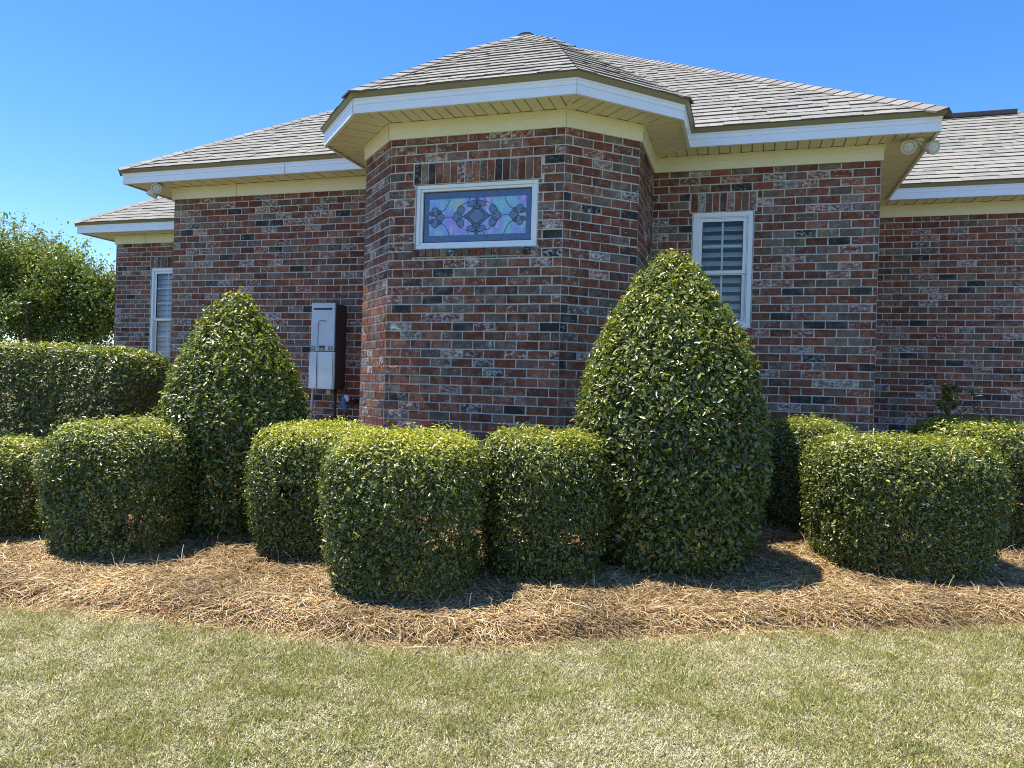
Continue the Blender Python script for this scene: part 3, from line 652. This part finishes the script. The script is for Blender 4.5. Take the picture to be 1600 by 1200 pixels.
# ------------------------------------------------------------------ plants
def leaves(P, nrm, size, young, rnd_n=.55, up=.25, aspect=.46, pal=None, droop=.0, fold=.25):
    n = len(P); nn = nrm+rng.normal(0, rnd_n, (n, 3))+np.array([0, 0, up]); nn /= np.linalg.norm(nn, axis=1)[:, None]
    a = rng.normal(0, 1, (n, 3))+nrm*.5+np.array([0, 0, .6-droop]); a -= nn*(a*nn).sum(1)[:, None]; a /= np.linalg.norm(a, axis=1)[:, None]+1e-9
    b_ = np.cross(nn, a); Ls = size*rng.uniform(.5, 1.4, n); W = Ls*aspect*rng.uniform(.8, 1.2, n); l_ = Ls[:, None]; w_ = W[:, None]*.5; f_ = fold*w_
    p0 = P-a*l_*.5; p3 = P+a*l_*.5-nn*l_*.08
    V = np.stack([p0, p0+a*l_*.3+b_*w_*.92+nn*f_, p0+a*l_*.68+b_*w_*.8+nn*f_*.8, p3, p0+a*l_*.68-b_*w_*.8+nn*f_*.8, p0+a*l_*.3-b_*w_*.92+nn*f_], 1).reshape(-1, 3)
    k = np.arange(n)[:, None]*6; Q = np.concatenate([k+np.array([[0, 3, 2, 1]]), k+np.array([[0, 5, 4, 3]])], 0)
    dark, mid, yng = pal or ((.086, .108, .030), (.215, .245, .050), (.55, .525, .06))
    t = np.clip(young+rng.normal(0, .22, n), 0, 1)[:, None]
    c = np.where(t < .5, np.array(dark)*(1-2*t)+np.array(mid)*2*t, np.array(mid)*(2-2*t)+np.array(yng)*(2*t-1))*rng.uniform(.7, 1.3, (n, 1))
    return V, Q, np.repeat(c, 6, 0)
HEDGE = [(.83, -.01), (.86, .05), (.91, .18), (.96, .38), (1.0, .58), (.998, .70), (.98, .80), (.94, .875), (.875, .93), (.78, .967), (.64, .987), (.45, .996), (.25, 1.), (.0, 1.0)]
CONE = [(.72, -.01), (.83, .06), (.93, .17), (1.0, .31), (.99, .44), (.92, .56), (.80, .68), (.60, .79), (.385, .886), (.25, .943), (.12, .983), (.0, 1.)]
def shrub(name, label, cat, c, a, b_, ztop, prof, lsize, ex=2.6, rot=0., young_top=.75, seed=1, lai=3.4, holes=(), nst=7, group=None, dens_noise=.25, amp=.05, nonew=0., lean=(0, 0), dome=0.):
    zb = float(ground_z(*c))+.02; root = thing(name, (c[0], c[1], zb), label, cat, group); rs = np.random.default_rng(seed)
    ax = np.array([RH[0]*cos(rot)+FH[0]*sin(rot), RH[1]*cos(rot)+FH[1]*sin(rot)]); ay = np.array([-ax[1], ax[0]]); H = ztop-zb
    # resample the profile by arc length
    pr = np.array(prof); sc = np.array([[(a+b_)/2, H]]); dl = np.r_[0, np.cumsum(np.linalg.norm(np.diff(pr*sc, axis=0), axis=1))]; m_ = 60; uu = np.linspace(0, dl[-1], m_+1)
    rr = np.interp(uu, dl, pr[:, 0]); hh = np.interp(uu, dl, pr[:, 1]); nth = 120; th = np.linspace(0, 2*pi, nth+1)
    ct, st_ = np.cos(th), np.sin(th); ex_ = 2/ex; X = np.sign(ct)*np.abs(ct)**ex_*a; Y = np.sign(st_)*np.abs(st_)**ex_*b_
    def pos(i, j):           # fractional grid -> points
        i0 = np.clip(i.astype(int), 0, nth-1); fi = i-i0; x = X[i0]*(1-fi)+X[i0+1]*fi; y = Y[i0]*(1-fi)+Y[i0+1]*fi
        j0 = np.clip(j.astype(int), 0, m_-1); fj = j-j0; r = rr[j0]*(1-fj)+rr[j0+1]*fj; h = hh[j0]*(1-fj)+hh[j0+1]*fj
        x, y = x*r, y*r
        h = h+dome*(1-np.clip(r, 0, 1)**2)*(h > .9)
        return np.stack([c[0]+ax[0]*x+ay[0]*y+lean[0]*h, c[1]+ax[1]*x+ay[1]*y+lean[1]*h, zb+h*H], 1)
    I, J = np.meshgrid(np.arange(nth)+.5, np.arange(m_)+.5, indexing='ij'); I, J = I.ravel(), J.ravel(); e = .4
    du = pos(I+e, J)-pos(I-e, J); dv = pos(I, J+e)-pos(I, J-e); cr = np.cross(du, dv)/(4*e*e); ar = np.linalg.norm(cr, axis=1)
    la = lsize*lsize*.46*.75; n = int(ar.sum()*lai/la)
    # the side turned away from the street carries fewer leaves
    nrm = cr/(ar[:, None]+1e-12); wgt = ar*np.where(nrm[:, :2]@FH > .45, .55, 1.)
    cell = rs.choice(len(ar), n, p=wgt/wgt.sum()); P = pos(I[cell]+rs.uniform(-.5, .5, n), J[cell]+rs.uniform(-.5, .5, n)); nn = nrm[cell]
    P = P+nn*((fbm(P, 5.5, seed, 3)-.5)*2*amp+(vnoise(P, 22, seed+5)-.5)*.03)[:, None]
    dep = rs.exponential(.055, n); dep = np.minimum(dep, min(a, b_)*.8); P = P-nn*dep[:, None]+nn*(np.abs(rs.normal(0, .018, n))+np.where(rs.random(n) < .3, rs.uniform(0, .035, n), 0))[:, None]
    zr = (P[:, 2]-zb)/H
    keep = rs.random(n) < 1-dens_noise*np.clip((.55-zr)*2.2, 0, 1)*np.clip((fbm(P, 4, seed+9, 2)-.38)*5, 0, 1)*1.6
    for hc, hr in holes:     # ragged gaps where one sees through
        d = P[:, :2]-np.array(hc[:2]); s_ = d@RH; dd = np.sqrt(s_**2+((P[:, 2]-hc[2])*1.0)**2); keep &= dd > hr*(.4+1.2*vnoise(P, 14, seed+3))*np.where(rs.random(n) < .2, 0, 1)
    keep &= P[:, 2] > ground_z(P[:, 0], P[:, 1])+.012
    P, nn, dep, zr = P[keep], nn[keep], dep[keep], zr[keep]
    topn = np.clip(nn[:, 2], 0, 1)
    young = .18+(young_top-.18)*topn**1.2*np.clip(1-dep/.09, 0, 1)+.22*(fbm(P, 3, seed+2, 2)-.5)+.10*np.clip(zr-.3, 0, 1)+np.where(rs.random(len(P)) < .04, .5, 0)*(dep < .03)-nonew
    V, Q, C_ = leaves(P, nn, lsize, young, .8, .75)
    br = np.repeat(rs.random(len(P)) < .02, 6); C_[br] = C_[br]*.3+np.array([.20, .13, .05])*.7         # a few browned leaves
    # unclipped shoots standing a little proud of the clipped face
    ns_ = int(22*ar.sum()); ci = rs.choice(len(ar), ns_, p=ar/ar.sum()); B0 = pos(I[ci], J[ci]); D = nrm[ci]*.6+np.array([0, 0, .7])+rs.normal(0, .35, (ns_, 3)); D /= np.linalg.norm(D, axis=1)[:, None]
    kk = np.repeat(np.arange(ns_), 6); ff = np.tile(np.linspace(.1, 1, 6), ns_)*rs.uniform(.02, .07, ns_)[kk]; SP = B0[kk]+D[kk]*ff[:, None]+rs.normal(0, .006, (len(kk), 3)); ok = SP[:, 2] > zb+.12; SP = SP[ok]
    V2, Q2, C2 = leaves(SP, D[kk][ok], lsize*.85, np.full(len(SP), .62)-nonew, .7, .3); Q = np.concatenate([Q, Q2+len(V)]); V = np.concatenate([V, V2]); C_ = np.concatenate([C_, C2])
    np_mesh('foliage', V, Q, C_, M['leaf'], root)
    st = MB()
    for k in range(nst):
        an = rs.uniform(0, 2*pi); r0 = .12*min(a, b_); x = c[0]+r0*cos(an); y = c[1]+r0*sin(an); p = np.array([x, y, zb-.05]); out = np.array([cos(an), sin(an), 0])
        am = min(a, b_); p[:2] += (ax*rs.uniform(-.8, .8)*max(a-b_, 0)); q = [p]+[p+out*o_*am*np.interp(h_, pr[:, 1], pr[:, 0])+np.array([lean[0]*h_, lean[1]*h_, h_*H]) for o_, h_ in ((.10, .28), (.36, .55), (.55, .80))]; st.tube(q, [.017, .014, .010, .005], 6)
        for kk in range(7):
            f_ = rs.uniform(.2, .95); i0 = min(int(f_*3), 2); s0 = q[i0]+(q[i0+1]-q[i0])*(f_*3-i0); dv_ = np.array([cos(an+rs.normal(0, .9)), sin(an+rs.normal(0, .9)), rs.uniform(.1, 1.)]); le = rs.uniform(.2, .38)*am*np.interp(f_*.8, pr[:, 1], pr[:, 0])
            st.tube([s0, s0+dv_*le*.5+rs.normal(0, .015, 3), s0+dv_*le], [.007, .005, .002], 4)
    st.build('stem', M['bark'], root)
    return root
def foot_straw(c, a, b_, n=420):
    an = rng.uniform(0, 2*pi, n); k = rng.uniform(.70, 1.0, n); s_, t_ = a*k*np.cos(an), b_*k*np.sin(an); x, y = c[0]+s_*RH[0]+t_*FH[0], c[1]+s_*RH[1]+t_*FH[1]
    P = np.stack([x, y, ground_z(x, y)+.004], 1); az = rng.uniform(0, 2*pi, n); el = rng.uniform(.1, 1.1, n); Ln = rng.uniform(.06, .17, n); wd = rng.uniform(.0009, .0016, n); pts = [P]; ee = el.copy()
    for q in range(3): d = np.stack([np.cos(az)*np.cos(ee), np.sin(az)*np.cos(ee), np.sin(ee)], 1); pts.append(pts[-1]+d*(Ln/3)[:, None]); ee = ee-.55
    V = []
    for q, p in enumerate(pts):
        wv = np.stack([-np.sin(az), np.cos(az), rng.normal(0, .25, n)], 1)*(wd*(1 if q < 3 else .4))[:, None]; V += [p-wv, p+wv]
    V = np.stack(V, 1).reshape(-1, 3); bb = np.arange(n)[:, None]*8
    return V, np.concatenate([bb+np.array([[2*q, 2*q+1, 2*q+3, 2*q+2]]) for q in range(3)], 0), np.repeat(np.array([.55, .40, .22])*rng.uniform(.5, 1.3, (n, 1)), 8, 0)
FS = [foot_straw(*q) for q in (((.955, -2.07), .68, .69), ((-2.58, -2.525), .56, .58), ((-.66, -3.29), .5, .58), ((.10, -2.66), .435, .46), ((-1.68, -2.7), .455, .64), ((-2.99, -3.26), .475, .58),
      ((-4.32, -3.34), .64, .53), ((2.02, -.42), .44, .34), ((2.615, -1.37), .675, .57), ((3.62, .03), .7, .6))]
off = 0; Vs = []; Qs = []; Cs = []
for v_, q_, c_ in FS: Vs.append(v_); Qs.append(q_+off); Cs.append(c_); off += len(v_)
tag(np_mesh('loose_straw', np.concatenate(Vs), np.concatenate(Qs), np.concatenate(Cs), M['straw']), kind='stuff')
HG = 'clipped hedge shrubs in front of the house'
TG = 'clipped cone-shaped hollies'
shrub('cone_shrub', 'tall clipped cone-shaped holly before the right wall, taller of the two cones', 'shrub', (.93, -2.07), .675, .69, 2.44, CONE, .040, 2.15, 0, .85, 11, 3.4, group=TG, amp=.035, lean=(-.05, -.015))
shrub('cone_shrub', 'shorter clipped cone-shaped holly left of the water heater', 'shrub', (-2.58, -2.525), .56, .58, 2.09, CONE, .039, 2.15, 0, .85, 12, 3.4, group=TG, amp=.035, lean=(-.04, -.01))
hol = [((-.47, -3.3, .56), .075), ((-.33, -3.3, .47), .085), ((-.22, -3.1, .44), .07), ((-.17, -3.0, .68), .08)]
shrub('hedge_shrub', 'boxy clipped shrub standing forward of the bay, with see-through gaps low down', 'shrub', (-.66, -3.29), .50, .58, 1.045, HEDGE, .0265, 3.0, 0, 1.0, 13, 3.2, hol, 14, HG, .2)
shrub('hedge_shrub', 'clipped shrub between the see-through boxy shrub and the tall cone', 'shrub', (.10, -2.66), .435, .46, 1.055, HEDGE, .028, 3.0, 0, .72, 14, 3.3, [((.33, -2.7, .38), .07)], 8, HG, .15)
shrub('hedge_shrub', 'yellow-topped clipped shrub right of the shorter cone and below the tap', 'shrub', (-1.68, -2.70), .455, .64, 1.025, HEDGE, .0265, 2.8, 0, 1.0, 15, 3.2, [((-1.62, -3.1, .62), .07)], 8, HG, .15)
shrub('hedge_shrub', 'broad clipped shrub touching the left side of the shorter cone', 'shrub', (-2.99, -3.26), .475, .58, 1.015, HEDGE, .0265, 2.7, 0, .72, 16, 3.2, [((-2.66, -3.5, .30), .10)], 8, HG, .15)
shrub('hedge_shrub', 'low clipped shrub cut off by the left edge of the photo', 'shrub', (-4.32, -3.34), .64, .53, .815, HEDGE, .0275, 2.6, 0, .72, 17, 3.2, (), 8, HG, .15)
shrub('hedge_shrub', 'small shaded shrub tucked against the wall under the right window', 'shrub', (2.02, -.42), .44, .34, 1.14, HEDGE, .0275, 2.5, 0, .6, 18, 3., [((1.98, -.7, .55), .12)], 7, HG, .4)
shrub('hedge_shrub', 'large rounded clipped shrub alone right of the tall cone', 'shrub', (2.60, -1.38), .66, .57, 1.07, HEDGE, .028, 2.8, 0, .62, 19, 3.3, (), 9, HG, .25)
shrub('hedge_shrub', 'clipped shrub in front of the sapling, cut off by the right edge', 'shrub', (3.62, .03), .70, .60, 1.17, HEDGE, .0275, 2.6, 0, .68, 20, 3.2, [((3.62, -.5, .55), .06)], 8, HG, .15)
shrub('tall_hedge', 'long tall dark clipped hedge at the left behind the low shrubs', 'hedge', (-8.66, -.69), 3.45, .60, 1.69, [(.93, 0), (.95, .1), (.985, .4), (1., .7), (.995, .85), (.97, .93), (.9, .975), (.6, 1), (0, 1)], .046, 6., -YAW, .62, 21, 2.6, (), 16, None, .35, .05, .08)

# sapling against the right-hand wall
def sapling():
    b0 = np.array([3.66, 1.75, float(ground_z(3.66, 1.75))]); root = thing('sapling', b0, 'thin young evergreen sapling against the recessed brick wall', 'sapling'); st = MB(); Ps = []; Ns = []
    st.tube([b0, b0+np.array([.01, 0, .7]), b0+np.array([-.01, .02, 1.45])], [.014, .011, .004], 6)
    for k in range(46):
        h = rng.uniform(.55, 1.45); an = rng.uniform(0, 2*pi); le = (.34*(1.5-h)+.06)*rng.uniform(.6, 1.1); dv = np.array([cos(an), sin(an), rng.uniform(.35, .9)]); p = b0+np.array([0, .01, h-.1]); st.tube([p, p+dv*le*.5, p+dv*le], [.005, .004, .002], 4)
        for q in range(18): Ps.append(p+dv*le*rng.uniform(.3, 1.05)+rng.normal(0, .018, 3)); Ns.append(dv*np.array([.5, .5, 1]))
    for (dx, dz) in ((.26, 1.10), (.21, 1.30)):
        p = b0+np.array([0, 0, dz-.22]); e_ = b0+np.array([dx, -.05, dz]); st.tube([p, (p+e_)/2+np.array([0, 0, .03]), e_], [.005, .004, .002], 4)
        for q in range(16): Ps.append(e_+rng.normal(0, .035, 3)); Ns.append(np.array([.3, -.4, .8]))
    Ps, Ns = np.array(Ps), np.array(Ns); V, Q, C_ = leaves(Ps, Ns, .05, rng.uniform(.1, .6, len(Ps)), .5)
    np_mesh('foliage', V, Q, C_, M['leaf'], root); st.build('stem', M['bark'], root)
sapling()

# trees at the left
def tree(name, label, c, blobs, nl, lsize, seed, stems=5, pal=None, trunk_r=.06, ntip=150):
    rs = np.random.default_rng(seed); root = thing(name, (c[0], c[1], 0), label, 'tree'); st = MB(); c3 = np.array([c[0], c[1], 0.])
    Ps = []; Ns = []; Yg = []
    tips = []
    for k in range(ntip):
        bx, by, bz, br, bh = blobs[rs.integers(len(blobs))]; v = rs.normal(0, 1, 3); v /= np.linalg.norm(v); r = rs.uniform(.35, 1.0)
        tips.append(c3+np.array([bx, by, bz])+v*np.array([br, br, bh])*r)
    tops = []
    for k in range(stems):
        an = 2*pi*k/stems+rs.uniform(-.3, .3); p = c3+np.array([.12*cos(an), .12*sin(an), 0]); q = c3+np.array([.5*cos(an), .5*sin(an), 1.5]); e_ = c3+np.array([1.1*cos(an), 1.1*sin(an), 2.7+rs.uniform(-.2, .5)])
        st.tube([p, (p+q)/2+rs.normal(0, .03, 3), q, (q+e_)/2, e_], [trunk_r, trunk_r*.85, trunk_r*.7, trunk_r*.5, trunk_r*.3], 7); tops += [q, (q+e_)/2, e_]
    T = np.array(tops)
    for tpnt in tips:
        j = np.argmin(np.linalg.norm(T-tpnt, axis=1)+.4*(T[:, 2] > tpnt[2]+.1)); s0 = T[j]; mid = (s0+tpnt)/2+np.array([0, 0, .08])+rs.normal(0, .05, 3); st.tube([s0, mid, tpnt], [.016, .010, .003], 4)
        m_ = int(nl/ntip); f_ = rs.random(m_)**.6; base = np.where(f_[:, None] < .5, s0+(mid-s0)*2*f_[:, None], mid+(tpnt-mid)*(2*f_[:, None]-1))
        d = tpnt-mid; d /= np.linalg.norm(d); pp = base+rs.normal(0, 1, (m_, 3))*(.06+.13*f_)[:, None]; far = f_ > .3
        Ps.append(pp[far]); Ns.append(np.tile(d*.5+np.array([0, 0, .5]), (far.sum(), 1))); Yg.append(.25+.5*(f_[far]-.3)+rs.normal(0, .1)+np.zeros(far.sum()))
        # a bare-ended spray reaching out
        m2 = 26; g_ = rs.random(m2)[:, None]; ee = tpnt+(d+np.array([0, 0, .7]))*rs.uniform(.08, .24); st.tube([tpnt, ee], [.004, .002], 4)
        Ps.append(tpnt+(ee-tpnt)*g_+rs.normal(0, .03, (m2, 3))); Ns.append(np.tile([0, 0, .8], (m2, 1))); Yg.append(np.full(m2, .62))
    P = np.concatenate(Ps); Nn = np.concatenate(Ns); Y_ = np.concatenate(Yg)+.12*(P[:, 2]-2.5)/2
    V, Q, C_ = leaves(P, Nn, lsize, Y_, .8, .2, .5, pal); np_mesh('crown', V, Q, C_, M['leaf_soft'], root); st.build('trunk', M['bark'], root)
    return root
TPAL = ((.095, .13, .03), (.21, .265, .06), (.45, .46, .15))
tree('crape_myrtle', 'leafy multi-stemmed tree behind the tall hedge at the far left', (-13.2, 4.6), [(0, 0, 3.2, 1.5, 1.15), (-.9, -.4, 3.7, 1.3, 1.1), (.9, .2, 2.7, 1.1, 1.0), (-.2, -.5, 2.2, 1.6, .8), (-1.8, 0, 3.6, 1.4, 1.3), (1.5, .4, 2.9, .8, .75), (-.2, .2, 3.6, 1.0, .9)], 95000, .07, 5, 6, TPAL, ntip=300)
